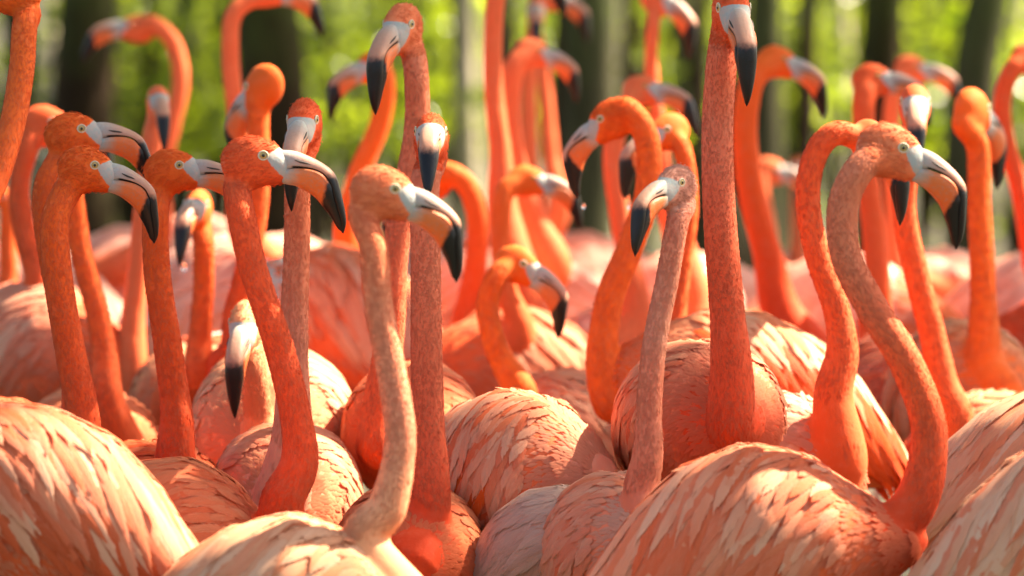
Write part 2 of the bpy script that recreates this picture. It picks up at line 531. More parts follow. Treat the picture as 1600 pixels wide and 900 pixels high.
WPROF_T = np.array([0, .12, .3, .5, .7, .85, .95, 1.0])
WPROF_W = np.array([.35, .75, 1.0, .98, .80, .52, .26, .02])
def feather_geo(tr, u0, ph0, length, width, droop, side, l0, l1, c0, c1, rnd, nst=7, curl=0.0):
    """one feather laid over the trunk: stations follow the surface, tip lifted over the next row"""
    ts = np.interp(np.linspace(0, 1, nst), [0, 1], [0, 1])
    V, A, C = [], [], []
    u, ph = u0, ph0
    pts, nrs = [], []
    pos = None
    step = length / (nst - 1)
    lastdir = None
    for i, t in enumerate(ts):
        if u < 0.93:
            lift = l0 + (l1 - l0) * t
            p = tr.pt(u, ph * side); n = tr.nrm(np.array(u), np.array(ph * side))
            q = p + n * lift
            if pos is not None: lastdir = (q - pos) / (np.linalg.norm(q - pos) + 1e-9)
            pos = q; nn = n
        else:
            if lastdir is None: lastdir = np.array([-1, 0, -0.2])
            lastdir = lastdir + np.array([0, 0, -0.05]); lastdir /= np.linalg.norm(lastdir)
            pos = pos + lastdir * step if pos is not None else tr.pt(u, ph * side)
        pts.append(pos); nrs.append(nn if 'nn' in dir() or True else None)
        d = droop + curl * t
        rr = max(0.03, float(np.interp(min(u, 1), _u, (_hw + _hh) / 2)))
        u += step * math.cos(d) / tr.L
        ph = min(ph + step * math.sin(d) / rr, 2.9)
    pts = np.array(pts); nrs = np.array(nrs)
    T = np.gradient(pts, axis=0); T /= np.linalg.norm(T, axis=1)[:, None] + 1e-9
    B = np.cross(nrs, T); B /= np.linalg.norm(B, axis=1)[:, None] + 1e-9
    wv = width * np.interp(ts, WPROF_T, WPROF_W) * 0.5
    for i in range(nst):
        for v in (-1, 0, 1):
            V.append(pts[i] + B[i] * wv[i] * v + nrs[i] * (0.14 * wv[i] if v == 0 else -0.10 * wv[i]))
            A.append((ts[i], v, rnd))
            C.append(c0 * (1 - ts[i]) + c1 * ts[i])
    F = []
    for i in range(nst - 1):
        for v in range(2):
            a = i * 3 + v
            F.append((a, a + 1, a + 4, a + 3))
    return np.array(V), F, np.array(A), np.array(C)

class FB:
    def __init__(s): s.V, s.F, s.A, s.C, s.n = [], [], [], [], 0
    def add(s, g):
        V, F, A, C = g
        s.V.append(V); s.A.append(A); s.C.append(C)
        s.F += [tuple(i + s.n for i in f) for f in F]; s.n += len(V)
    def mesh(s, name):
        return mesh_from(name, np.vstack(s.V), s.F, M_FEATHER, attrs={'col': ('FLOAT_COLOR', np.vstack(s.C)), 'fuv': ('FLOAT_VECTOR', np.vstack(s.A))})

def tufts(name, Pt, N, T, ln, wd, lift, C, mat=None):
    """short contour feathers: six-vertex bowed blades, all joined"""
    n = len(Pt)
    B = np.cross(N, T); B /= np.linalg.norm(B, axis=1)[:, None] + 1e-9
    ln = ln[:, None]; wd = wd[:, None]; lift = lift[:, None]
    a = Pt - N * 0.0006
    m1 = Pt + T * ln * 0.5 + N * lift * 0.75
    tip = Pt + T * ln + N * lift
    V = np.stack([a, m1 - B * wd * .5 - N * wd * 0.10, m1 + N * wd * 0.06, m1 + B * wd * .5 - N * wd * 0.10, tip], 1).reshape(-1, 3)
    k = np.arange(n)[:, None] * 5
    F = np.concatenate([k + np.array([[0, 2, 1]]), k + np.array([[0, 3, 2]]), k + np.array([[1, 2, 4]]), k + np.array([[2, 3, 4]])], 1).reshape(-1, 3)
    r = rng.random(n)
    A = np.stack([np.tile([0, .5, .5, .5, 1], n), np.tile([0, -1, 0, 1, 0], n), np.repeat(r, 5)], 1)
    CC = np.repeat(C, 5, axis=0)
    return mesh_from(name, V, F, mat or M_FEATHER, attrs={'col': ('FLOAT_COLOR', CC), 'fuv': ('FLOAT_VECTOR', A)})

# ------------------------------------------------------------------ flamingo
def rotmat(yaw, pitch, roll=0.0):
    """columns forward, left, up; yaw 0 looks to image right, 90 at the camera, 180 to image left; pitch tips the bill down"""
    y, p, r = R(yaw), R(pitch), R(roll)
    f0 = np.array([math.cos(y), -math.sin(y), 0]); u0 = np.array([0, 0, 1.0]); l0 = np.cross(u0, f0)
    f = f0 * math.cos(p) - u0 * math.sin(p); u = u0 * math.cos(p) + f0 * math.sin(p)
    l = l0 * math.cos(r) + u * math.sin(r); u2 = np.cross(f, l)
    return np.stack([f, l, u2], 1)

def mat4(Rm, loc, s=1.0):
    M = np.eye(4); M[:3, :3] = Rm * s; M[:3, 3] = loc
    return M

LEG_CACHE = {}
def leg_meshes(h):
    key = round(h, 2)
    if key in LEG_CACHE: return LEG_CACHE[key]
    h = key
    pth = catmull([(0, 0, h), (0.012, 0, h * 0.80), (-0.025, 0, h * 0.50), (-0.010, 0, h * 0.25), (0, 0, 0.012)], 6)
    t = np.linspace(0, 1, len(pth))
    rad = np.interp(t, [0, .10, .22, .45, .5, .55, .95, 1], [.026, .018, .0075, .0065, .011, .0065, .0055, .008])
    V, F = tube(pth, rad, 10)
    leg = mesh_from('leg', V, F, M_LEG)
    mb = MB()
    toes = []
    for a in (-0.55, 0.0, 0.55):
        d = np.array([math.cos(a), math.sin(a), 0])
        q = catmull([np.array([0, 0, .012]), d * 0.035 + [0, 0, .009], d * 0.075 + [0, 0, .004]], 4)
        mb.add(tube(q, np.linspace(.006, .003, len(q)), 6)); toes.append(d * 0.070)
    mb.add(tube(np.array([[0, 0, .014], [-.012, 0, .012], [-.022, 0, .006]]), [.005, .004, .002], 6))
    for a, b in ((0, 1), (1, 2)):
        c = (toes[a] + toes[b]) * 0.42
        q = np.array([[0, 0, .008], toes[a] + [0, 0, .004], c + [0, 0, .004], toes[b] + [0, 0, .004]])
        mb.add((np.vstack([q, q - [0, 0, .002]]), [(0, 1, 2, 3), (7, 6, 5, 4), (0, 4, 5, 1), (1, 5, 6, 2), (2, 6, 7, 3), (3, 7, 4, 0)]))
    V, F = mb.arr()
    foot = mesh_from('foot', V, F, M_LEG)
    LEG_CACHE[key] = (leg, foot)
    return LEG_CACHE[key]

def flamingo(label, D, head, neck, body, pal, nr=0.0225, q=2, L=0.46, W=1.0, H=1.0, droop=0.6, tilt=12, hs=1.0, arch=False,
             bdD=0.15, neckcol=None, streakp=0.12, hot=None, K=0.12, seed=0, shortbill=False, wingpale=0.5, backc=None):
    """q = 2 near and sharp, 1 a little soft, 0 far and blurred. head=(px,py,yaw,pitch[,dD]); neck=[(px,py)..] from head to chest; body=(px,py,yaw)"""
    g = np.random.default_rng(1000 + seed)
    deep, mid, light, nkA, nkB = pal       # flank colour, back colour, pale wing colour, neck upper, neck lower
    hD = D + (head[4] if len(head) > 4 else 0)
    nr = nr * (0.94, 0.95, 0.97)[q]
    Hm = rotmat(head[2], head[3])
    hp = P(head[0], head[1], hD)
    # the given pixel is the visible eye (side views) or the point between the eyes (front views)
    side_vis = math.cos(R(head[2]))
    if abs(side_vis) > 0.35:
        sg = -1 if side_vis > 0 else 1       # which eye faces the camera: left is +Y of head
        hp = hp - Hm[:, 1] * sg * EYE_Y * U * hs
    HM = mat4(Hm, hp, U * hs)
    def hl(x, y, z): return HM[:3, :3] @ np.array([x, y, z]) + HM[:3, 3]
    bp = P(body[0], body[1], D + bdD)
    Bm = rotmat(body[2], -tilt)
    # tail lower than chest
    base = np.array([bp[0], bp[1], 0.0])
    root = tag(link(bpy.data.objects.new('flamingo', None)), label, 'flamingo', 'flamingos crowded in the flock')
    root.location = base
    root.empty_display_size = 0.1
    # neck path
    n = len(neck)
    hd = head[4] if len(head) > 4 else 0
    pts = []
    for i, q_ in enumerate(neck):
        dd = q_[2] if len(q_) > 2 else hd * (1 - (i + 1) / n)
        pts.append(P(q_[0], q_[1], D + dd))
    tr = Trunk(L, W, H, K)
    inner = bp + Bm @ np.array([L * 0.18, 0, -0.01])
    chest = bp + Bm @ np.array([L * 0.40, 0, -0.012 - 0.035 * K])
    start = [hl(-20, 0, -14)] + ([] if arch else [hl(-40, 0, -46)])
    path = catmull(np.array(start + pts + [chest, inner]), 9)
    s = np.r_[0, np.cumsum(np.linalg.norm(np.diff(path, axis=0), axis=1))]
    st = s / s[-1]
    nb = len(st)
    tb = st[-19] if nb > 19 else 0.8       # where the neck reaches the chest
    rad = np.interp(st, [0, 0.06, 0.3, tb * 0.75, tb, (tb + 1) / 2, 1.0], np.array([0.96, 0.88, 0.91, 1.01, 1.45, 2.1, 2.2]) * nr)
    rad[0] *= 0.9
    mb = MB()
    mb.add(tube(path, rad, 18))
    V, F = tr.mesh(); mb.add((V @ Bm.T + bp, F))
    mb.add(ellipsoid((-20, 0, -11), (46.5, 28, 41), 20, 14, HM))
    mb.add(ellipsoid((0, 0, -10), (33, 25.5, 33), 20, 14, HM))
    mb.add(ellipsoid((13, 0, -18), (34, 22.5, 29), 20, 12, HM))
    V, F = mb.arr()
    V = V - base
    me0 = mesh_from('tmp', V, F, None, smooth=False)
    ob = bpy.data.objects.new('tmp', me0); col.objects.link(ob)
    md = ob.modifiers.new('r', 'REMESH'); md.mode = 'VOXEL'; md.voxel_size = (0.0085, 0.006, 0.0042)[q]; md.adaptivity = 0
    ms = ob.modifiers.new('s', 'SMOOTH'); ms.factor = 0.5; ms.iterations = (2, 3, 5)[q]
    dg = bpy.context.evaluated_depsgraph_get()
    ev = ob.evaluated_get(dg)
    me = bpy.data.meshes.new_from_object(ev)
    bpy.data.objects.remove(ob); bpy.data.meshes.remove(me0)
    me.name = 'body'
    nv = len(me.vertices)
    X = np.empty(nv * 3, np.float32); me.vertices.foreach_get('co', X); X = X.reshape(-1, 3) + base
    hc = (X - hp) @ Hm / (U * hs)
    bc = (X - bp) @ Bm
    # nearest neck sample
    dist = np.empty(nv); idx = np.empty(nv, int)
    for k in range(0, nv, 4000):
        d2 = ((X[k:k + 4000, None, :] - path[None]) ** 2).sum(-1)
        idx[k:k + 4000] = d2.argmin(1); dist[k:k + 4000] = np.sqrt(d2.min(1))
    sn = s[idx]
    sneck = s[max(0, nb - 19)]
    f = np.clip(sn / max(sneck, 1e-3), 0, 1)[:, None]
    A_ = np.array(nkA); B_ = np.array(nkB)
    cneck = A_ * (1 - f) + B_ * f
    if neckcol: 
        ks = np.array([a for a, _ in neckcol]); cs = np.array([c for _, c in neckcol])
        cneck = np.stack([np.interp(f[:, 0], ks, cs[:, j]) for j in range(3)], 1)
    # trunk colour: pale on top, deeper on the flank
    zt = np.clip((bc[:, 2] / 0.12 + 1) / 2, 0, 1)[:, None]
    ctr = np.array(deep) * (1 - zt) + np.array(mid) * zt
    inb = np.clip(((dist - np.interp(sn, s, rad)) / 0.03), 0, 1)[:, None]
    wb = np.where((bc[:, 0] < L * 0.36)[:, None], inb, 0)
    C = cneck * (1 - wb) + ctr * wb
    hd_ = np.exp(-((hc[:, 0] + 10) ** 2 + (hc[:, 2] + 8) ** 2) / 2500)[:, None]
    hcz = np.linalg.norm(hc, axis=1)
    C = np.where((hcz < 62)[:, None], A_ * 0.97, C)
    for nm, typ, arr in (('hc', 'FLOAT_VECTOR', hc), ('col', 'FLOAT_COLOR', np.hstack([C, np.ones((nv, 1))]))):
        a = me.attributes.new(nm, typ, 'POINT')
        a.data.foreach_set('vector' if typ == 'FLOAT_VECTOR' else 'color', arr.astype(np.float32).ravel())
    me.materials.clear(); me.materials.append(M_DOWN)
    me.polygons.foreach_set('use_smooth', np.ones(len(me.polygons), bool))
    body_name = mobj('body', me, root).name
    # bill, eyes
    Mh = Matrix([[*(Hm[i] * hs), hp[i] - base[i]] for i in range(3)] + [[0, 0, 0, 1]])
    ub = mobj('upper_bill', BILLS[0], root); ub.matrix_local = Mh
    lb = mobj('lower_bill', BILLS[1], root); lb.matrix_local = Mh
    for sd in (1, -1):
        e = mobj('eye', EYE_ME, root)
        e.matrix_local = Mh @ Matrix.Translation((0, sd * EYE_Y * U, 0)) @ Matrix.Rotation(R(-9) * sd, 4, 'Z')
        pu = mobj('pupil', PUPIL_ME, e); pu.location = (0, sd * 3.75 * U, 0)
        if q >= 1:
            rg = mobj('eye_ring', RING_ME, e); rg.location = (0, sd * 2.3 * U, 0)
            no = mobj('nostril', NOSTRIL_ME, ub); no.location = (0, sd * 20.9 * U, 0); no.rotation_euler = (0, 0, R(-4.5) * sd)
    # legs
    zc = bp[2] - 0.07
    lm, fm = leg_meshes(zc)
    for sd in (1, -1):
        lo = mobj('leg', lm, root)
        off = Bm @ np.array([-0.02 + 0.03 * sd, 0.045 * sd, 0])
        lo.location = (off[0], off[1], 0); lo.rotation_euler = (0, 0, R(-body[2]))
        mobj('foot', fm, lo)
    # ---- feathers, built in trunk space
    TM = Matrix([[*Bm[i], bp[i] - base[i]] for i in range(3)] + [[0, 0, 0, 1]])
    deep, mid, light = map(np.array, (deep, mid, light))
    def wing(side, single):
        fb = FB(); singles = []; blacks = []
        rows = (9, 12, 16)[q]
        q1, q2, q3 = g.random(3) * 6.3
        for ri in range(rows):
            a = ri / (rows - 1)
            u0 = 0.23 + 0.50 * a
            ln = 0.046 + 0.150 * a ** 0.8
            wd = 0.0160 + 0.0120 * a
            rr = float(np.interp(u0, _u, _hh))
            ph_lo, ph_hi = 0.10 + 0.25 * max(0, 0.25 - a), 1.75 - 0.25 * a
            cnt = max(4, int(rr * (ph_hi - ph_lo) / (wd * (1.25, 1.05, 0.86)[q])))
            for k in range(cnt):
                ph = ph_lo + (ph_hi - ph_lo) * (k + 0.5 * (ri % 2) + 0.3 * g.standard_normal() * 0.6) / cnt
                ph = max(0.03, ph)
                low = ph / ph_hi
                r1 = g.random()
                pz = np.clip(wingpale * (0.28 + 0.85 * a) + 0.30 * (r1 - 0.5) + 0.2 * low - 0.05, 0, 1)
                fl = ph - (u0 - .23) * tr.L * math.tan(min(droop, 1.2)) / rr
                band = math.sin(fl * 11 + q1 + 1.5 * math.sin(fl * 4.3 + q2)) * .6 + math.sin(fl * 27 + q3) * .4
                pz = min(1, max(0, pz + .34 * band))
                c = mid * (1 - pz) + light * pz
                if g.random() < (streakp + 0.12 * (1.0 - wingpale)) * (1.2 - band): c = deep * 0.75 + c * 0.25
                k1 = g.random()
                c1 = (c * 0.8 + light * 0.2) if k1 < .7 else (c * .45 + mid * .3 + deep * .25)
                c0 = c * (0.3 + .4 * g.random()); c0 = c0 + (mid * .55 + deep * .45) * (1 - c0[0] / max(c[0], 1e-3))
                if hot is not None and low + 0.5 * a + 0.12 * g.standard_normal() > (hot[1] if isinstance(hot, tuple) else 1.02): c0 = c1 = np.array(hot[0] if isinstance(hot, tuple) else hot) * (.8 + .3 * g.random())
                jit = 0.13 * g.standard_normal()
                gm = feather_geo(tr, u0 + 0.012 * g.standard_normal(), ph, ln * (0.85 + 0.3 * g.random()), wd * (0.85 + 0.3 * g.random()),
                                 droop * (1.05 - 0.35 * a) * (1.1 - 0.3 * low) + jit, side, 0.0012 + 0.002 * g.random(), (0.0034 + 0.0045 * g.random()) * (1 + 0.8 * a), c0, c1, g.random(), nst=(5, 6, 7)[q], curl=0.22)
                if single and ln > 0.080: singles.append(gm)
                else: fb.add(gm)
        # black flight feathers under the tips
        for k in range(5):
            gm = feather_geo(tr, 0.66, 0.85 + 0.16 * k, 0.15, 0.02, 0.22, side, 0.001, 0.002, np.array((.02, .018, .018)), np.array((.012, .011, .011)), g.random(), nst=6)
            blacks.append(gm)
        w_ = mobj('wing', fb.mesh('wing'), root); w_.matrix_local = TM
        for gm in singles + blacks:
            V, F, A, C = gm
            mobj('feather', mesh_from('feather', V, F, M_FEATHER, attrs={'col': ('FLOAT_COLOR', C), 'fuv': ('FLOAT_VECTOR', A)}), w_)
    vis = -math.sin(R(body[2] - 90)) if False else None
    # side facing the camera: left (+Y local) world direction is Bm[:,1]
    for side in (1, -1):
        facing = -(Bm[:, 1] * side)[1]
        wing(side, q == 2 and facing > -0.25)
    # tail
    fb = FB()
    for k in range(9):
        ph = (k - 4) * 0.33
        fb.add(feather_geo(tr, 0.86, abs(ph), 0.085, 0.022, 0.05, 1 if ph >= 0 else -1, 0.002, 0.004, mid, light, g.random(), nst=5))
    tl = mobj('tail', fb.mesh('tail'), root); tl.matrix_local = TM
    # contour plumage over the trunk
    cnt = (600, 1600, 4800)[q]
    uu = 0.02 + 0.84 * g.random(cnt) ** 1.35; ph = (g.random(cnt) * 2 - 1) * math.pi
    sz = (0.030, 0.022, 0.0165)[q]
    Pt = tr.pt(uu, ph); N = tr.nrm(uu, ph)
    T = tr.pt(np.clip(uu + .02, 0, 1), ph + np.sign(ph) * 0.05) - Pt
    T -= N * (T * N).sum(1, keepdims=True); T /= np.linalg.norm(T, axis=1)[:, None] + 1e-9
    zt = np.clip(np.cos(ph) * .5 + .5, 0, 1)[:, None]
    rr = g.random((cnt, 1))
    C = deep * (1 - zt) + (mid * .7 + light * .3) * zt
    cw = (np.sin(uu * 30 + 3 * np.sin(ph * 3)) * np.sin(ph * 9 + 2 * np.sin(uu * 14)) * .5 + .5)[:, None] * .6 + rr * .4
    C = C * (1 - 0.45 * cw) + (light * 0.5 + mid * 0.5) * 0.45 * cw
    near = np.exp(-(uu / 0.22) ** 2)[:, None]
    C = C * (1 - 0.7 * near) + np.array(nkB) * 0.7 * near
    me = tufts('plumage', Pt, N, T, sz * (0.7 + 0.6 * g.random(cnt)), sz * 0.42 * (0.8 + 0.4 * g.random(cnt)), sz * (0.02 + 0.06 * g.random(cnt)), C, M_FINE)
    o = mobj('plumage', me, root, kind='stuff'); o.matrix_local = TM
    if q >= 1:
        # fine feathers of the neck, pointing down it
        cnt = (0, 2600, 9000)[q]
        T_, N_, B_f = frames(path)
        end = nb - 12
        cum = np.cumsum(rad[6:end]); cum /= cum[-1]
        si = np.interp(g.random(cnt), cum, np.arange(6, end))
        i0 = np.floor(si).astype(int); fr = (si - i0)[:, None]
        i1 = np.minimum(i0 + 1, nb - 1)
        ctr_ = path[i0] * (1 - fr) + path[i1] * fr
        tt = T_[i0] * (1 - fr) + T_[i1] * fr
        nn_ = N_[i0] * (1 - fr) + N_[i1] * fr; bb = B_f[i0] * (1 - fr) + B_f[i1] * fr
        a = g.random(cnt) * 2 * math.pi
        rad_ = (rad[i0] * (1 - fr[:, 0]) + rad[i1] * fr[:, 0])
        dirn = np.cos(a)[:, None] * nn_ + np.sin(a)[:, None] * bb
        Pt = ctr_ + dirn * (rad_ - 0.0004)[:, None]
        hcl = (Pt - hp) @ Hm / (U * hs)
        keep = ~(((hcl[:, 0] + 20) / 50) ** 2 + (hcl[:, 1] / 32) ** 2 + ((hcl[:, 2] + 11) / 44) ** 2 < 1)
        bcl = (Pt - bp) @ Bm
        hwv = np.interp(0.5 - bcl[:, 0] / L, _u, _hw); hhv = np.interp(0.5 - bcl[:, 0] / L, _u, _hh)
        keep &= ~((bcl[:, 0] < L * .48) & ((bcl[:, 1] / hwv) ** 2 + (bcl[:, 2] / hhv) ** 2 < 0.9))
        ssn = (s[i0] / max(sneck, 1e-3)).clip(0, 1)[:, None]
        C = A_ * (1 - ssn) + B_ * ssn
        if neckcol: C = np.stack([np.interp(ssn[:, 0], ks, cs[:, j]) for j in range(3)], 1)
        r = g.random((cnt, 1))
        C = C * (0.95 + 0.09 * g.random((cnt, 1)))
        wv_ = np.sin(Pt[:, 0] * 210 + 3 * np.sin(Pt[:, 2] * 90)) * np.sin(Pt[:, 2] * 150 + 2 * np.sin(Pt[:, 0] * 130 + seed)) * .5 + .5
        wv_ = (wv_[:, None] + 0.15 * g.standard_normal((cnt, 1))).clip(0, 1)
        C = C * (1 - .16 * wv_) + PEACH * .16 * wv_
        C = C * (1 - .14 * (1 - wv_)) + RED * .14 * (1 - wv_)
        zz = (0, 0.0085, 0.0068)[q]
        grow = (rad_ / nr).clip(0.8, 2.2) * np.interp(ssn[:, 0], [0, .12, .3], [.55, .75, 1])
        me = tufts('neck_plumage', Pt[keep], dirn[keep], tt[keep], (zz * grow * (0.7 + 0.6 * g.random(cnt)))[keep], (zz * 0.42 * grow)[keep],
                   (0.0002 + 0.0004 * g.random(cnt) + 0.0010 * (g.random(cnt) > .95))[keep], np.clip(C, 0, 1)[keep], M_FINE)
        me.transform(Matrix.Translation((-base[0], -base[1], 0)))
        mobj('neck_plumage', me, root, kind='stuff')
        if q == 2:
            face_b = np.interp(hc[:, 2], [-60, -43, -30, -20, -10, -2, 3, 7, 12, 17], [60, 45, 27, 17, 9, 6, 10, 16, 25, 60])
            ed = np.minimum(np.hypot(hc[:, 0], hc[:, 2]), 99)
            sel = np.where((hcz < 64) & (hc[:, 0] < face_b - 3) & (ed > 12))[0]
            if len(sel):
                vn = np.empty(nv * 3, np.float32); bm_ = bpy.data.objects[body_name].data
                bm_.vertices.foreach_get('normal', vn); vn = vn.reshape(-1, 3)
                pk = g.choice(sel, 2600)
                N = vn[pk]; Pt = X[pk] - base + g.standard_normal((2600, 3)) * .0012
                T = np.tile(-Hm[:, 0] - 0.35 * Hm[:, 2], (2600, 1)); T -= N * (T * N).sum(1, keepdims=True); T /= np.linalg.norm(T, axis=1)[:, None] + 1e-9
                c_ = np.tile(A_, (2600, 1)) * (.9 + .16 * g.random((2600, 1)))
                me = tufts('head_plumage', Pt - N * .0004, N, T, .0045 + .002 * g.random(2600), np.full(2600, .0022), .0001 + .0002 * g.random(2600), np.clip(c_, 0, 1), M_FINE)
                mobj('head_plumage', me, root, kind='stuff')
    return root

# palettes (flank, back, pale wing, neck top, neck base)
def pal(d, m, l, a, b): return (d, m, l, a, b)
P_STD = pal(CORAL, SALMON, CREAM, ORANGE, CORAL)
P_RED = pal(RED, CORAL, PEACH, ORANGE, RED)
P_PINK = pal(PINK, PINK, PALE, CORAL, CORAL)
P_PALE = pal(SALMON, PEACH, PALE, SALMON, PEACH)
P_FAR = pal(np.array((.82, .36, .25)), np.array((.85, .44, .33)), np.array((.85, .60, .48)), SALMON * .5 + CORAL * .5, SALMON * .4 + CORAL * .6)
LIT = []         # places the sun reaches through the gap in the leaves

# ------------------------------------------------------------------ the flock
B = flamingo
# nearest birds
B('flamingo whose big peach wing fills the lower left corner of the photo', 6.45, (0, -28, 180, 0, .45), [(38, 45, .45), (33, 115, .43), (14, 215, .4), (-30, 330, .35), (-120, 450, .2), (-200, 590), (-230, 700), (-200, 770)],
  (75, 800, 180), pal(CORAL * .9, SALMON, PALE, ORANGE, CORAL), nr=.021, bdD=0, L=.50, droop=.62, tilt=18, seed=1, wingpale=.5, streakp=.26, hot=CORAL * .8 + PEACH * .1)
B('flamingo in front with a pale beige neck and a blue-grey face', 6.35, (617, 295, -4, 12), [(584, 390), (592, 480), (613, 590), (625, 690), (606, 790), (570, 850)],
  (425, 962, 5), pal(SALMON, PEACH, PALE, SALMON * 1.0, PEACH), nr=.0215, hs=.95, bdD=0.02, L=.46, droop=.75, tilt=4, K=.35, seed=2, wingpale=.6,
  neckcol=[(0, SALMON), (.15, SALMON), (.3, (.72, .235, .12)), (.6, (.72, .25, .14)), (1, PEACH)])
B('flamingo at the right with an S-shaped neck and an orange striped wing', 6.55, (1411, 231, 0, 17), [(1345, 262), (1318, 320), (1322, 400), (1362, 480), (1412, 560), (1448, 650), (1450, 715), (1430, 785), (1385, 838)],
  (1156, 860, 0), pal(CORAL, SALMON, PALE, SALMON * .97, CORAL), nr=.0245, bdD=0, L=.49, H=1.06, droop=.7, tilt=14, arch=True, seed=3, wingpale=.5, streakp=.34, K=.45,
  neckcol=[(0, (0.640, 0.205, 0.107)), (.3, (0.590, 0.164, 0.082)), (.6, CORAL), (1, RED)])
B('flamingo in the lower right corner showing only its long cream wing feathers', 6.45, (1790, 300, 0, 10), [(1750, 380), (1755, 480), (1800, 600), (1880, 700), (1900, 780)],
  (1690, 830, 0), pal(CORAL, PEACH, PALE, ORANGE, CORAL), bdD=0, L=.54, droop=.72, tilt=16, seed=4, wingpale=.8)
# the sharp row
B('sharp flamingo in profile with a deep orange neck, just left of the front-facing slim one', 6.78, (411, 243, 0, 0), [(376, 330), (396, 420), (432, 530), (458, 630), (468, 720), (440, 790)],
  (250, 850, 0), pal(CORAL, SALMON, PEACH, CORAL, RED), nr=.0225, bdD=0.05, L=.42, H=.92, droop=.35, tilt=-2, K=.4, seed=5, wingpale=.45)
B('flamingo with a thick red neck, lower and nearer of the left pair of heads', 6.95, (148, 258, 0, 9), [(86, 350), (93, 450), (112, 560), (130, 660), (120, 760)],
  (-20, 810, 10), P_RED, nr=.0235, hs=.90, bdD=0.15, seed=6)
B('flamingo behind the left pair, its skull higher and its bill crossed by its neighbour', 7.2, (127, 201, -8, -5), [(71, 290), (72, 360), (92, 470), (116, 590), (118, 740)],
  (-60, 760, 0), P_RED, nr=.020, hs=.92, bdD=0.25, seed=7)
B('flamingo with a straight orange neck and its bill hidden behind the next bird', 7.15, (280, 258, 0, -4), [(243, 340), (246, 430), (262, 540), (276, 650), (278, 740)],
  (215, 830, 50), P_RED, nr=.0225, hs=.90, bdD=0.15, seed=8)
B('slim flamingo facing the camera behind the deep orange one in profile', 7.1, (472, 187, 99, 14, -.03), [(466, 270), (464, 380), (460, 490), (458, 600), (455, 690)],
  (450, 778, 92), pal(SALMON, PINK, CREAM, CORAL, SALMON), nr=.0215, bdD=.2, L=.42, W=.93, H=.85, droop=.8, tilt=5, seed=9, hs=.97,
  neckcol=[(0, CORAL), (.15, SALMON), (.7, (0.623, 0.230, 0.139)), (1, PINK)])
B('flamingo with its head held low, white face and black bill hanging straight down', 7.45, (381, 505, 98, 18, -.06), [(396, 575), (402, 640), (405, 700)],
  (432, 672, 95), pal(SALMON, PEACH, PALE, PEACH, SALMON), nr=.0225, bdD=.18, L=.42, W=1.08, H=1.0, droop=.9, tilt=5, seed=10, wingpale=.8)
B('flamingo whose raised head looks left high above the beige necked bird', 7.3, (641, 38, 113, 14, -.03), [(650, 110), (651, 200), (634, 300), (617, 400), (610, 520), (592, 640), (588, 700)],
  (650, 684, 100), pal(CORAL, SALMON, PEACH, SALMON, CORAL), nr=.0215, bdD=.25, L=.42, W=.9, H=.86, seed=11, droop=.7,
  neckcol=[(0, (0.640, 0.205, 0.107)), (.4, (0.640, 0.180, 0.090)), (1, CORAL)])
B('flamingo staring straight at the camera with a white forehead, black bill and thick coral neck', 6.95, (673, 205, 91, -7, -.03), [(664, 290), (665, 400), (666, 520), (668, 640), (672, 760), (664, 840)],
  (640, 882, 88), pal(CORAL, SALMON, PEACH, CORAL, CORAL), nr=.0245, bdD=.12, L=.42, W=.92, H=.88, droop=.7, seed=12, hs=.97,
  neckcol=[(0, SALMON), (.12, (0.640, 0.205, 0.115)), (.5, (0.623, 0.148, 0.074)), (1, RED)])
B('flamingo with a slim greyish pink neck looking left, right of centre', 6.8, (1064, 285, 126, 4, -.02), [(1058, 350), (1042, 440), (1024, 530), (1015, 620), (1012, 710), (1002, 780)],
  (952, 866, 65), pal(SALMON, PINK, PALE, (0.541, 0.246, 0.172), GREYP), nr=.0185, bdD=.12, L=.40, W=.84, H=.86, droop=.7, seed=13, hs=.85,
  neckcol=[(0, (.58, .19, .115)), (.15, (.58, .21, .13)), (.5, (.60, .26, .17)), (.62, (.62, .21, .125)), (1, (.64, .18, .10))], wingpale=.8)
B('tallest flamingo with a long straight coral neck and white face at the top', 6.95, (1147, 12, 80, 14, -.04), [(1128, 95), (1121, 200), (1124, 330), (1134, 460), (1143, 580), (1142, 660)],
  (1084, 662, 72), pal(CORAL, (0.640, 0.205, 0.115), CREAM, CORAL, RED), nr=.0255, bdD=.2, L=.42, W=1.0, H=.9, droop=.8, seed=14, hs=1.03,
  neckcol=[(0, CORAL), (.3, (0.623, 0.164, 0.090)), (.6, (0.607, 0.107, 0.045)), (1, RED)])
B('flamingo with neck lowered out of sight and a round white and coral wing', 7.15, (1000, 1240, 160, 50), [(1000, 1180), (985, 1080, .1), (960, 960, .1), (930, 880, .08), (908, 820, .04)],
  (782, 748, 32), pal(CORAL, SALMON, PALE, CORAL, PINK), nr=.021, streakp=.2, hot=ORANGE * .9, bdD=.02, L=.38, W=1.05, H=.98, droop=1.15, tilt=8, seed=15, wingpale=.88, arch=True)
B('greyish pink flamingo bent down, its pale tail fluff beside the slim necked bird', 6.97, (985, 1240, 10, 50), [(960, 1150), (955, 1070), (950, 990), (935, 930)],
  (845, 862, 20), pal((0.492, 0.279, 0.205), (0.525, 0.344, 0.271), (0.607, 0.443, 0.361), (0.492, 0.410, 0.369), (0.508, 0.394, 0.353)), nr=.021, bdD=0, L=.30, W=.6, H=.62, droop=.25, tilt=26, seed=50, wingpale=.7, streakp=0, arch=True)
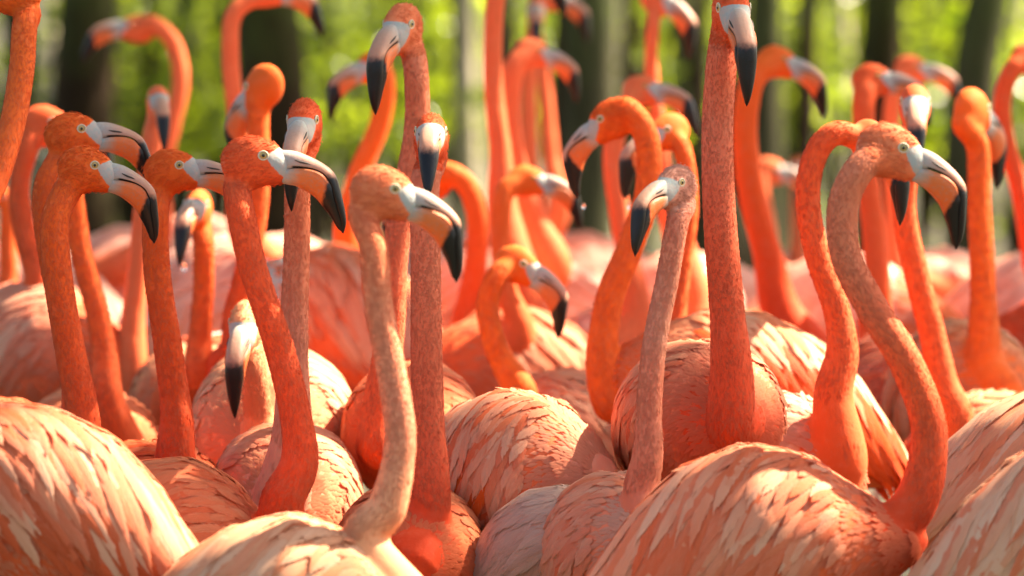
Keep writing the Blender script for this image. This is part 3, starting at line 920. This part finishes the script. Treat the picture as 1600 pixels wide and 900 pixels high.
# a little behind
B('flamingo with an orange backlit neck arching over to the left, black bill tip dripping', 7.7, (938, 186, 192, 28), [(980, 172), (1010, 215), (1012, 300), (985, 385), (952, 470), (942, 560), (960, 630)],
  (1190, 632, 180), pal(ORANGE, PEACH, PALE, ORANGE, ORANGE), nr=.0235, bdD=.02, L=.52, W=1.0, H=1.05, droop=.5, tilt=17, arch=True, hs=.86, seed=16, q=2, wingpale=.75, hot=((0.722, 0.082, 0.012), .5), streakp=.2)
B('flamingo with a hooked neck whose bill shows below its neighbour\'s chin', 7.35, (1352, 218, 60, 18), [(1308, 208), (1275, 240), (1262, 310), (1278, 400), (1306, 480), (1316, 550), (1302, 620)],
  (1190, 735, 45), pal(SALMON, GREYP, PALE, CORAL, CORAL), nr=.022, hs=.92, bdD=.12, L=.38, H=.9, W=.85, droop=.8, arch=True, seed=17, q=1, wingpale=.8)
B('flamingo with a sunlit white streaked neck rising behind the S-shaped neck', 7.8, (1430, 158, 93, 2, -.05), [(1424, 235), (1412, 320), (1430, 420), (1456, 520), (1472, 600), (1490, 660)],
  (1560, 740, 140), pal(SALMON, PEACH, PALE, CORAL, CORAL), nr=.0225, bdD=.15, seed=18, q=1, L=.42)
B('flamingo at the right edge behind the cream wing, pale feathers and no head in view', 7.15, (1790, 150, 0, 10), [(1750, 240), (1750, 360), (1775, 500), (1780, 620)],
  (1630, 745, 10), pal(SALMON, PEACH, PALE, ORANGE, CORAL), bdD=.05, L=.50, droop=.6, tilt=12, seed=19, q=1, wingpale=.85)
B('flamingo with a vivid orange upright neck near the right edge, head turned away', 8.2, (1544, 168, -55, 20), [(1528, 230), (1530, 320), (1535, 420), (1537, 510), (1538, 570)],
  (1492, 622, 70), pal(ORANGE, PEACH, PALE, ORANGE, ORANGE), nr=.0235, bdD=.15, L=.42, droop=1.0, seed=20, q=1, wingpale=.8)
B('flamingo with a crouched hooked neck and orange lower bill in the middle of the flock', 7.95, (818, 412, 12, 22), [(778, 430), (762, 480), (778, 550), (812, 620)],
  (900, 690, 150), pal(DUSK * 1.1, PINK, PEACH, ORANGE, ORANGE), nr=.022, hs=.86, bdD=.15, L=.36, W=.8, H=.9, arch=True, seed=21, q=1)
B('flamingo looking left behind the arched orange neck, black bill with a hanging drop', 8.0, (1042, 202, 150, 14), [(1068, 240), (1076, 320), (1066, 410), (1055, 500), (1060, 570)],
  (1100, 640, 140), P_STD, nr=.019, hs=.86, bdD=.35, L=.40, seed=22, q=1, arch=True)
B('flamingo with its neck lit orange down one edge, head turned away to the left', 8.05, (386, 135, 228, 28), [(404, 165), (404, 240), (402, 320), (388, 410), (370, 490), (362, 560)],
  (350, 640, 120), pal(RED, CORAL, PEACH, ORANGE, RED), nr=.022, bdD=.4, seed=23, q=1, arch=True, L=.4)
B('flamingo with a white sunlit neck and a thin black bill holding a drop', 8.1, (306, 318, 102, 0, -.05), [(318, 380), (318, 450), (312, 530), (306, 590)],
  (308, 640, 100), pal(SALMON, PEACH, PALE, ORANGE, CORAL), nr=.021, bdD=.3, L=.4, W=.9, H=.85, seed=24, q=1, hs=.9)
B('flamingo with a leaning neck half hidden behind the thick red one', 7.85, (104, 275, 250, 20), [(116, 322), (128, 400), (150, 480), (164, 560), (168, 630)],
  (130, 730, 60), P_STD, nr=.021, hs=.8, bdD=.2, seed=25, q=1, arch=True, L=.4)
# blurred birds behind
B('blurred flamingo at the left edge with a round pink back', 8.45, (82, 190, 0, 5), [(45, 230), (30, 290), (38, 360), (58, 430), (75, 480)],
  (28, 558, 30), pal(CORAL, PINK, PALE, CORAL, CORAL), nr=.022, bdD=.05, L=.44, W=1.0, H=.98, seed=26, q=1, arch=True, wingpale=.6)
B('blurred flamingo with a sunlit neck cut by the left edge', 9.3, (-40, 300, 100, 8), [(10, 310), (12, 380), (12, 440), (0, 500)],
  (-60, 540, 150), P_STD, seed=27, q=0, arch=True, nr=.022)
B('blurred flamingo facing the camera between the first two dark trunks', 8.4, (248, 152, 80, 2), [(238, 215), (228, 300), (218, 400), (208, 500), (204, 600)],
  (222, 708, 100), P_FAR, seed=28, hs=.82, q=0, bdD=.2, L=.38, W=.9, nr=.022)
B('blurred flamingo with its neck arched to the left over bright green', 10.0, (205, 38, 180, -6), [(238, 36), (272, 70), (282, 130), (268, 200), (250, 280), (240, 380)],
  (250, 470, 150), P_FAR, seed=29, hs=.84, q=0, arch=True, nr=.022)
B('blurred flamingo cropped at the top left of the dark trunk with its bill tip showing', 9.0, (424, -20, 0, 0), [(366, 20), (360, 90), (368, 170), (378, 260), (380, 360)],
  (330, 480, 30), P_FAR, seed=30, hs=.84, q=0, arch=True, nr=.021)
B('blurred vivid orange flamingo leaning behind the long black bill', 9.0, (580, 100, 150, 10), [(602, 125), (594, 190), (562, 270), (542, 350), (540, 420)],
  (560, 512, 200), pal(CORAL, SALMON, PALE, ORANGE, ORANGE), seed=31, hs=.84, q=0, arch=True, nr=.024, bdD=-.1, droop=.5, wingpale=.9, tilt=28)
B('blurred flamingo with its arched neck behind the two pale faces', 8.8, (655, 285, 180, 30), [(695, 268), (730, 290), (746, 345), (742, 420), (726, 500), (720, 560)],
  (690, 630, 120), P_RED, seed=32, q=0, arch=True, nr=.024)
B('blurred flamingo in the centre with a pale bill ending in a black tip, facing right', 8.6, (834, 277, 0, 4), [(788, 300), (782, 370), (790, 450), (806, 530)],
  (830, 600, 160), P_STD, seed=33, q=0, hs=.80, arch=True, nr=.022, bdD=.1, wingpale=.7)
B('blurred flamingo high in the centre looking right with a thick leaning neck', 9.3, (842, 78, 0, 10), [(802, 110), (796, 180), (806, 260), (838, 350), (862, 430)],
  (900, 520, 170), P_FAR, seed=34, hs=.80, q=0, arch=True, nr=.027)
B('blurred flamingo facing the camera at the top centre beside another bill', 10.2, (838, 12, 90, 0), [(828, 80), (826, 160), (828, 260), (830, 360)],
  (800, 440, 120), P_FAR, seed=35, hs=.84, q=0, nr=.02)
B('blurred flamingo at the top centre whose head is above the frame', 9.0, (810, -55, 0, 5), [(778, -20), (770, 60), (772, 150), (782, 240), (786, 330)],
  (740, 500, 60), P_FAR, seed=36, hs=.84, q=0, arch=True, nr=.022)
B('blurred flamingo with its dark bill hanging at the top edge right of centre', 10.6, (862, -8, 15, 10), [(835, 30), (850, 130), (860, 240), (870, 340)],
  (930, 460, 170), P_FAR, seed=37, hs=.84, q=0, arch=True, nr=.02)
B('blurred flamingo with pink crown just above the arched orange neck', 8.9, (1008, 135, 20, 0), [(975, 170), (958, 240), (968, 330), (984, 420), (990, 500)],
  (960, 590, 100), P_FAR, seed=38, hs=.84, q=0, arch=True, nr=.023)
B('blurred slim necked flamingo at the top just left of the tallest bird', 9.4, (1032, -5, 25, 22), [(1020, 40), (1018, 110), (1030, 200), (1040, 300)],
  (1060, 500, 80), P_FAR, seed=39, q=0, nr=.017, hs=.84, arch=True)
B('blurred flamingo looking right just beyond the tallest neck, grey bill bent down', 8.9, (1226, 92, 0, 12), [(1178, 120), (1164, 200), (1174, 300), (1200, 400), (1222, 490)],
  (1180, 600, 50), P_RED, seed=40, q=0, arch=True, nr=.028, hs=.84)
B('blurred flamingo with a pale bill behind the hooked neck, upright neck below', 8.8, (1372, 118, 10, 0), [(1350, 160), (1352, 250), (1364, 350), (1372, 450), (1376, 540)],
  (1380, 640, 40), pal(CORAL, (0.656, 0.205, 0.131), SALMON, CORAL, CORAL), seed=41, q=0, nr=.026, hs=.85, bdD=-.2, arch=True, L=.42)
B('small blurred flamingo looking right beyond the sunlit head', 10.0, (1432, 103, 10, 2), [(1398, 140), (1392, 230), (1398, 330), (1405, 420)],
  (1430, 500, 60), P_FAR, seed=42, hs=.84, q=0, arch=True, nr=.022)
B('blurred flamingo with its neck arched at the right edge', 9.0, (1622, 88, 0, 10), [(1582, 108), (1566, 160), (1574, 230), (1594, 300), (1612, 400), (1625, 480)],
  (1680, 590, 180), pal(RED, RED, SALMON, CORAL, RED), seed=43, hs=.84, q=0, arch=True, nr=.021, bdD=-.3)
B('small blurred flamingo low behind the tallest neck on its right side', 10.6, (1210, 262, 5, 5), [(1190, 290), (1200, 350), (1216, 430)],
  (1240, 510, 60), P_FAR, seed=44, hs=.84, q=0, arch=True, nr=.022)
B('tiny blurred flamingo facing the camera left of the hooked neck', 11.4, (1248, 262, 90, 0), [(1246, 310), (1246, 370), (1248, 420)],
  (1255, 480, 90), P_FAR, seed=45, q=0, nr=.02)
# feeding birds filling the depth
for k, (x, y, D, yw, lab) in enumerate([
    (330, 432, 10.8, 160, 'far blurred flamingo feeding head down behind the white sunlit neck'),
    (180, 455, 10.2, 20, 'far blurred flamingo feeding head down between the left necks'),
    (470, 470, 9.9, 170, 'blurred flamingo feeding head down beyond the striped back'),
    (905, 468, 11.2, 10, 'far blurred flamingo feeding head down at the foot of the mossy trunk'),
    (1490, 490, 10.2, 150, 'blurred flamingo feeding head down left of the vivid upright neck'),
    (1590, 500, 9.8, 20, 'blurred flamingo feeding head down at the right edge'),
    (1290, 500, 9.7, 20, 'blurred flamingo feeding head down behind the hooked neck'),
    (640, 470, 10.9, 30, 'far blurred flamingo feeding head down behind the straight coral neck'),
    (1120, 500, 10.2, 170, 'blurred flamingo feeding head down behind the tallest bird'),
    (820, 520, 9.9, 0, 'blurred flamingo feeding head down in the middle of the flock'),
    (60, 480, 9.9, 170, 'blurred flamingo feeding head down at the far left')]):
    s_ = 1 if math.cos(R(yw)) > 0 else -1
    pm = FPX / D
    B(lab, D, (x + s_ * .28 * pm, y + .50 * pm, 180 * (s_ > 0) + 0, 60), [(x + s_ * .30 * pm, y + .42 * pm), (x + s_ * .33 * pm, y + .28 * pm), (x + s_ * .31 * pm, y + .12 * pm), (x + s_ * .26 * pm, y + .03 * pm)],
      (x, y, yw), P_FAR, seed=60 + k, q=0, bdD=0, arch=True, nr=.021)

# water drops hanging from bill tips
for k, (x, y, D, r, lab) in enumerate([(288, 417, 8.05, .0055, 'clear water drop hanging from the thin black bill at the left'), (984, 321, 7.98, .0045, 'clear water drop hanging from the black bill behind the arched orange neck'),
                                  (912, 322, 7.7, .0035, 'tiny water drop on the bill tip of the arched orange flamingo')]):
    V, F = ellipsoid((0, 0, 0), (r, r, r * 1.5), 14, 10)
    V[:, 0] *= 1 - 0.35 * np.clip(V[:, 2] / (r * 1.5), 0, 1); V[:, 1] *= 1 - 0.35 * np.clip(V[:, 2] / (r * 1.5), 0, 1)
    o = mobj('water_drop', mesh_from('water_drop', V, F, M_WATER), label=lab, cat='water drop'); o.location = P(x, y, D)

# ------------------------------------------------------------------ ground
def ground():
    n = 70
    xs = np.linspace(-1, 1, n); X, Y = np.meshgrid(np.sign(xs) * np.abs(xs) ** 2.2 * 160, 12 + np.sign(xs) * np.abs(xs) ** 2.2 * 200)
    Z = 0.05 * np.sin(X * .7 + 1) * np.cos(Y * .5) * np.clip((Y - 13) / 6, 0, 1)
    V = np.stack([X, Y, Z], -1).reshape(-1, 3)
    i = np.arange(n - 1); I, J = np.meshgrid(i, i)
    a = (J * n + I).ravel()
    F = np.stack([a, a + 1, a + n + 1, a + n], 1)
    m, t, p = newmat('forest_floor')
    obj = nd(t, 'ShaderNodeTexCoord').outputs['Object']
    n1 = noise(t, obj, 0.9, 5, .6); n2 = noise(t, obj, 14, 4, .65)
    c = mixc(t, smooth(t, n1, .4, .6), (0.05, 0.036, 0.02), (0.03, 0.045, 0.012))
    c = mixc(t, smooth(t, n2, .45, .7), c, (0.08, 0.055, 0.03))
    t.links.new(c, p.inputs['Base Color']); p.inputs['Roughness'].default_value = .9
    bump(t, n2, .8, .03, p)
    mobj('ground', mesh_from('ground', V, F, m), kind='structure')
ground()

M_LEAF = leaf_material('leaf_green', (0.05, 0.10, 0.010), (0.14, 0.20, 0.02), .55)
M_LEAFY = leaf_material('leaf_sunny', (0.04, 0.07, 0.010), (0.22, 0.31, 0.035), .62)
M_BARKD = bark_material('bark_dark', (0.018, 0.011, 0.006), (0.045, 0.027, 0.013))
M_BARKG = bark_material('bark_mossy', (0.035, 0.034, 0.018), (0.075, 0.068, 0.038))
M_BARKP = bark_material('bark_pale_sunlit', (0.45, 0.38, 0.27), (0.62, 0.54, 0.40))  # pale bark, albedo raised so the colour itself carries sunlight on these trunks

def leaves(name, C, size, mat, parent=None, up=0.5, **k):
    """C: leaf centres. pointed oval leaves of four triangles, random attitudes"""
    n = len(C)
    d = rng.standard_normal((n, 3)); d[:, 2] = d[:, 2] * .6 - .25; d /= np.linalg.norm(d, axis=1)[:, None]
    nn = rng.standard_normal((n, 3)) * (1 - up) + np.array([0, 0, up]); nn -= d * (nn * d).sum(1, keepdims=True); nn /= np.linalg.norm(nn, axis=1)[:, None] + 1e-9
    b = np.cross(nn, d)
    s = (size * (0.6 + 0.8 * rng.random(n)))[:, None]
    V = np.stack([C, C + d * s * .45 + b * s * .24 - nn * s * .04, C + d * s * 1.0 - nn * s * .12, C + d * s * .45 - b * s * .24 - nn * s * .04, C + d * s * .48 + nn * s * .02], 1).reshape(-1, 3)
    q = np.arange(n)[:, None] * 5
    F = np.concatenate([q + [[0, 1, 4]], q + [[1, 2, 4]], q + [[2, 3, 4]], q + [[3, 0, 4]]], 1).reshape(-1, 3)
    me = mesh_from(name, V, F, mat, smooth=False, attrs={'rnd': ('FLOAT', np.repeat(rng.random(n), 5))})
    return mobj(name, me, parent, **k)

SPOTS = []      # (point in the world, radius): where a gap in the leaves lets the sun through
def spot(px, py, D, r): SPOTS.append((P(px, py, D), r))
for s_ in [(110, 650, 6.45, .045), (170, 690, 6.45, .05), (606, 430, 6.35, .09), (618, 540, 6.35, .05), (1420, 380, 7.8, .12), (1450, 480, 7.8, .1), (1430, 150, 7.8, .07), (1535, 300, 8.2, .12), (1535, 450, 8.2, .12), (1500, 560, 8.3, .16),
          (1100, 520, 7.75, .12), (1240, 540, 7.75, .14), (1350, 640, 7.75, .12), (1000, 240, 7.7, .10), (965, 440, 7.7, .12), (950, 560, 7.7, .1), (318, 430, 8.1, .12), (315, 540, 8.1, .12), (12, 380, 9.3, .15), (560, 270, 9.0, .15), (575, 100, 9, .1),
          (540, 380, 9.0, .15), (404, 250, 8.05, .12), (400, 350, 8.05, .08), (1072, 300, 8.0, .12), (1065, 450, 8.0, .10), (1045, 180, 8.0, .08), (673, 175, 6.95, .03), (835, 140, 9.3, .1), (790, 350, 8.6, .09), (1230, 480, 8.9, .1), (1340, 190, 7.35, .05),
          (1600, 620, 7.1, .12), (1310, 640, 7.4, .07), (1200, 715, 6.55, .05), (1290, 745, 6.55, .05), (690, 590, 7.4, .05), (740, 590, 7.4, .04), (520, 600, 7.5, .06), (830, 600, 7.95, .07), (820, 400, 7.95, .05),
          (1500, 700, 6.45, .03), (430, 820, 6.35, .03), (800, 640, 7.15, .03), (250, 470, 8.5, .12), (540, 480, 8.9, .15)]: spot(*s_)
_g = np.random.default_rng(5)
for D_ in (7.55, 7.9, 8.3, 8.7, 9.2, 9.8, 10.6):
    for x_ in range(-40, 1680, 64):
        if _g.random() < .85: spot(x_ + _g.uniform(-25, 25), _g.uniform(100, 620), D_, _g.uniform(.08, .2))
def thin(C):
    keep = np.ones(len(C), bool)
    for p, r in SPOTS:
        v = C - p; t = v @ SUN
        d = np.linalg.norm(v - t[:, None] * SUN, axis=1)
        keep &= ~((d < r + 0.10) & (t > 0))
    return C[keep]

def tree(label, x, y, r, mat, h=7.5, lean=(0, 0), crown=(2.5, 1.8, 0.9), nleaf=2500, leafsize=.13, cover=False, group='trees behind the flock'):
    root = tag(link(bpy.data.objects.new('tree', None)), label, 'tree', group); root.location = (x, y, 0)
    g = rng
    mb = MB()
    top = np.array([lean[0], lean[1], h])
    pth = catmull([(0, 0, -.1), (0.03 * g.standard_normal(), 0.02, h * .12), (lean[0] * .1 + .06 * g.standard_normal(), lean[1] * .1, h * .3), (lean[0] * .4, lean[1] * .4, h * .65), top], 7)
    t = np.linspace(0, 1, len(pth))
    mb.add(tube(pth, r * np.interp(t, [0, .03, .1, 1], [1.5, 1.15, 1.0, .42]), 14))
    cents = []
    nb = 9
    for i in range(nb):
        a = 2 * math.pi * (i + g.random() * .6) / nb
        e = top + np.array([math.cos(a) * crown[0] * (.5 + .5 * g.random()), math.sin(a) * crown[1] * (.5 + .5 * g.random()), crown[2] * (g.random() - .3)])
        st_ = pth[int(len(pth) * (.6 + .38 * g.random())) - 1]
        midp = (st_ + e) / 2 + np.array([0, 0, .25])
        q_ = catmull([st_, midp, e], 5)
        mb.add(tube(q_, np.linspace(r * .3, .012, len(q_)), 7))
        for k in range(5): cents.append(st_ * (1 - (k + 2) / 6) + e * (k + 2) / 6 + g.standard_normal(3) * .25)
    V, F = mb.arr()
    mobj('trunk', mesh_from('trunk', V, F, mat), root)
    cents = np.array(cents)
    C = cents[g.integers(0, len(cents), nleaf)] + g.standard_normal((nleaf, 3)) * np.array([.42, .42, .28]) * crown[0] / 2.5
    C = thin(C + root.location) - np.array(root.location)
    leaves('crown', C, leafsize, M_LEAF, root, up=.6)

TR = [(128, 20, 112, 'd', 'thick dark tree trunk behind the left pair of heads'), (280, 24, 44, 'g', 'slim mossy trunk right of the arched blurred neck'), (448, 18, 126, 'd', 'thickest dark brown trunk behind the front facing head'),
      (703, 21, 14, 'd', 'thin dark stem beside the pale trunk'), (733, 24, 40, 'p', 'pale slender sunlit trunk left of centre'), (905, 18.5, 96, 'g', 'wide mossy grey trunk in the centre'), (950, 26, 34, 'p', 'pale sunlit trunk right of the mossy one'),
      (1078, 23, 44, 'g', 'mossy trunk just left of the tallest neck'), (1205, 20, 66, 'g', 'grey green trunk right of the tallest bird'), (1325, 27, 34, 'p', 'pale slender trunk above the hooked neck'), (1270, 23, 24, 'd', 'thin dark trunk above the long-billed blurred bird'),
      (1372, 22, 66, 'd', 'dark trunk behind the small blurred heads'), (1530, 19, 88, 'g', 'broad dark green trunk behind the vivid upright neck'), (1592, 25, 36, 'p', 'pale trunk at the right edge'), (20, 23, 56, 'g', 'mossy trunk at the left edge'),
      (72, 27, 26, 'p', 'pale trunk between the mossy and the dark one'), (655, 27, 28, 'g', 'distant mossy stem above the beige necked bird'), (1455, 28, 30, 'g', 'distant mossy stem right of the sunlit head')]
TR += [(1110, 20.5, 34, 'd', 'dark trunk just beyond the tallest neck on its left'), (1242, 21, 40, 'd', 'dark brown trunk right of the grey green one'), (1345, 24, 30, 'g', 'mossy stem beside the dark trunk behind the small heads'), (985, 22, 26, 'd', 'thin dark trunk right of the pale centre one'), (35, 20.5, 34, 'd', 'dark trunk just right of the mossy edge one'), (235, 23, 26, 'd', 'thin dark stem under the arched blurred neck'),
       (190, 27, 40, 'd', 'dark trunk beyond the arched blurred neck'), (330, 25, 34, 'd', 'dark trunk just left of the thickest one'), (505, 26, 26, 'd', 'thin dark trunk right of the thickest one'), (620, 25, 18, 'd', 'thin dark stem behind the raised head'),
       (792, 22, 46, 'd', 'dark trunk behind the blurred upright necks at the top'), (860, 21, 30, 'd', 'dark trunk left of the mossy centre trunk'), (1010, 27, 30, 'd', 'dark trunk behind the slim blurred neck'), (1150, 22, 36, 'd', 'dark trunk hidden by the tallest neck'), (1410, 25, 34, 'd', 'dark trunk left of the sunlit head'),
       (1500, 24, 30, 'd', 'dark trunk beside the broad green one')]
for px, D, wd, kd, lab in TR:
    c = P(px, 200, D)
    tree(lab, c[0], c[1], wd / 2 * D / FPX, {'d': M_BARKD, 'g': M_BARKG, 'p': M_BARKP}[kd], h=6.5 + 2 * rng.random(), lean=(0.3 * rng.standard_normal(), .3), crown=(1.3, 1.2, .8), nleaf=1500, leafsize=.14)
# the shade trees that stand on either side of the flock and close over it
for x, y, lab, lx, ly in [(4.6, 12.5, 'broad shade tree to the right of the flock', -2.2, -0.5), (5.8, 9.5, 'second shade tree to the right of the flock', -2.4, 0.6), (-2.9, 13.5, 'broad shade tree to the left of the flock', 1.8, -1.2), (-3.2, 10.0, 'second shade tree to the left of the flock', 2.1, 0.4)]:
    tree(lab, x, y, .26, M_BARKG, h=6.4, lean=(lx, ly), crown=(3.3, 2.6, 1.0), nleaf=8500, leafsize=.19, group='shade trees beside the flock')

# ------------------------------------------------------------------ undergrowth
def shrub(label, px, D, w_, h_, n, mat, dens=1.0):
    c = P(px, 200, D)
    root = tag(link(bpy.data.objects.new('shrub', None)), label, 'shrub', 'shrubs under the trees'); root.location = (c[0], c[1], 0)
    mb = MB(); tips = []
    for i in range(9):
        a = 2 * math.pi * rng.random(); rr = w_ * (.3 + .7 * rng.random())
        e = np.array([math.cos(a) * rr, math.sin(a) * rr * .6, h_ * (.45 + .6 * rng.random())])
        q_ = catmull([(0, 0, 0), e * [.3, .3, .55], e], 5)
        mb.add(tube(q_, np.linspace(.02, .006, len(q_)), 6))
        for k in range(4): tips.append(q_[-1 - k * 2] + rng.standard_normal(3) * .08)
        tips.append(e * .7 + [0, 0, -.2])
    V, F = mb.arr()
    mobj('stem', mesh_from('stem', V, F, M_BARKD), root)
    tips = np.array(tips)
    C = tips[rng.integers(0, len(tips), n)] + rng.standard_normal((n, 3)) * np.array([.20, .16, .18])
    C = C[C[:, 2] > .55]
    leaves('foliage', C, .10, mat, root, up=.25)
SH = [(30, 25, .9, 1.5, 500), (215, 23, .45, 1.6, 700), (240, 29, .9, 1.9, 900), (340, 24, .5, 1.5, 700), (345, 30, .9, 2.1, 900), (540, 23, .5, 1.3, 700), (560, 28, .9, 2.0, 1300), (640, 24.5, .4, 1.6, 700), (700, 30, .8, 2.0, 900),
      (790, 26, .6, 1.4, 500), (1000, 23, .4, 1.5, 500), (1010, 29, .7, 2.0, 800), (1120, 27, .6, 1.9, 600), (1240, 25, .5, 1.5, 600), (1300, 29, .8, 2.0, 800), (1440, 24, .5, 1.5, 700), (1480, 29, .8, 2.1, 800), (1590, 22, .4, 1.4, 500), (900, 28, .7, 1.6, 500)]
WH = ['behind the mossy edge trunk', 'under the arched blurred neck', 'far behind the arched blurred neck', 'left of the thickest dark trunk', 'far behind the cropped bill', 'right of the thickest dark trunk', 'broad and far, left of the raised head', 'right of the raised head',
      'between the pale trunk and the raised head', 'behind the blurred heads at the top centre', 'below the pale sunlit trunk right of centre', 'far behind the slim blurred neck', 'behind the tallest bird', 'right of the grey green trunk', 'far behind the long-billed blurred bird',
      'left of the broad green trunk', 'far behind the sunlit head', 'at the right edge', 'far behind the mossy grey trunk']
for (px, D, w_, h_, n), wh in zip(SH, WH):
    shrub('bright leafy shrub ' + wh, px, D, w_, h_, n, M_LEAFY if D > 22.5 else M_LEAF)
# low leaves and litter on the floor, and the wood beyond
n = 3000
X = rng.uniform(-7, 7, n); Y = rng.uniform(15, 36, n)
Z = np.abs(rng.standard_normal(n)) * .07
leaves('ground_cover', np.stack([X, Y, Z], 1), .09, M_LEAF, up=.5, kind='stuff', label='low green leaves and litter covering the forest floor', cat='ground cover')
n = 16000
X = rng.uniform(-11, 11, n); Y = 36 + rng.random(n) ** 1.5 * 12
k_ = (np.sin(X * 2.1 + 1) + np.sin(X * 5.3 + Y * .8)) > -0.5
X = X[k_]; Y = Y[k_]; n = len(X)
Z = np.abs(rng.normal(0, 1.6, n)) * (0.6 + 0.4 * np.sin(X * 1.7) * np.cos(Y)) + .45
leaves('far_wood', np.stack([X, Y, Z], 1), .20, M_LEAFY, up=.3, kind='stuff', label='mass of sunlit leaves in the wood beyond the trunks', cat='foliage')
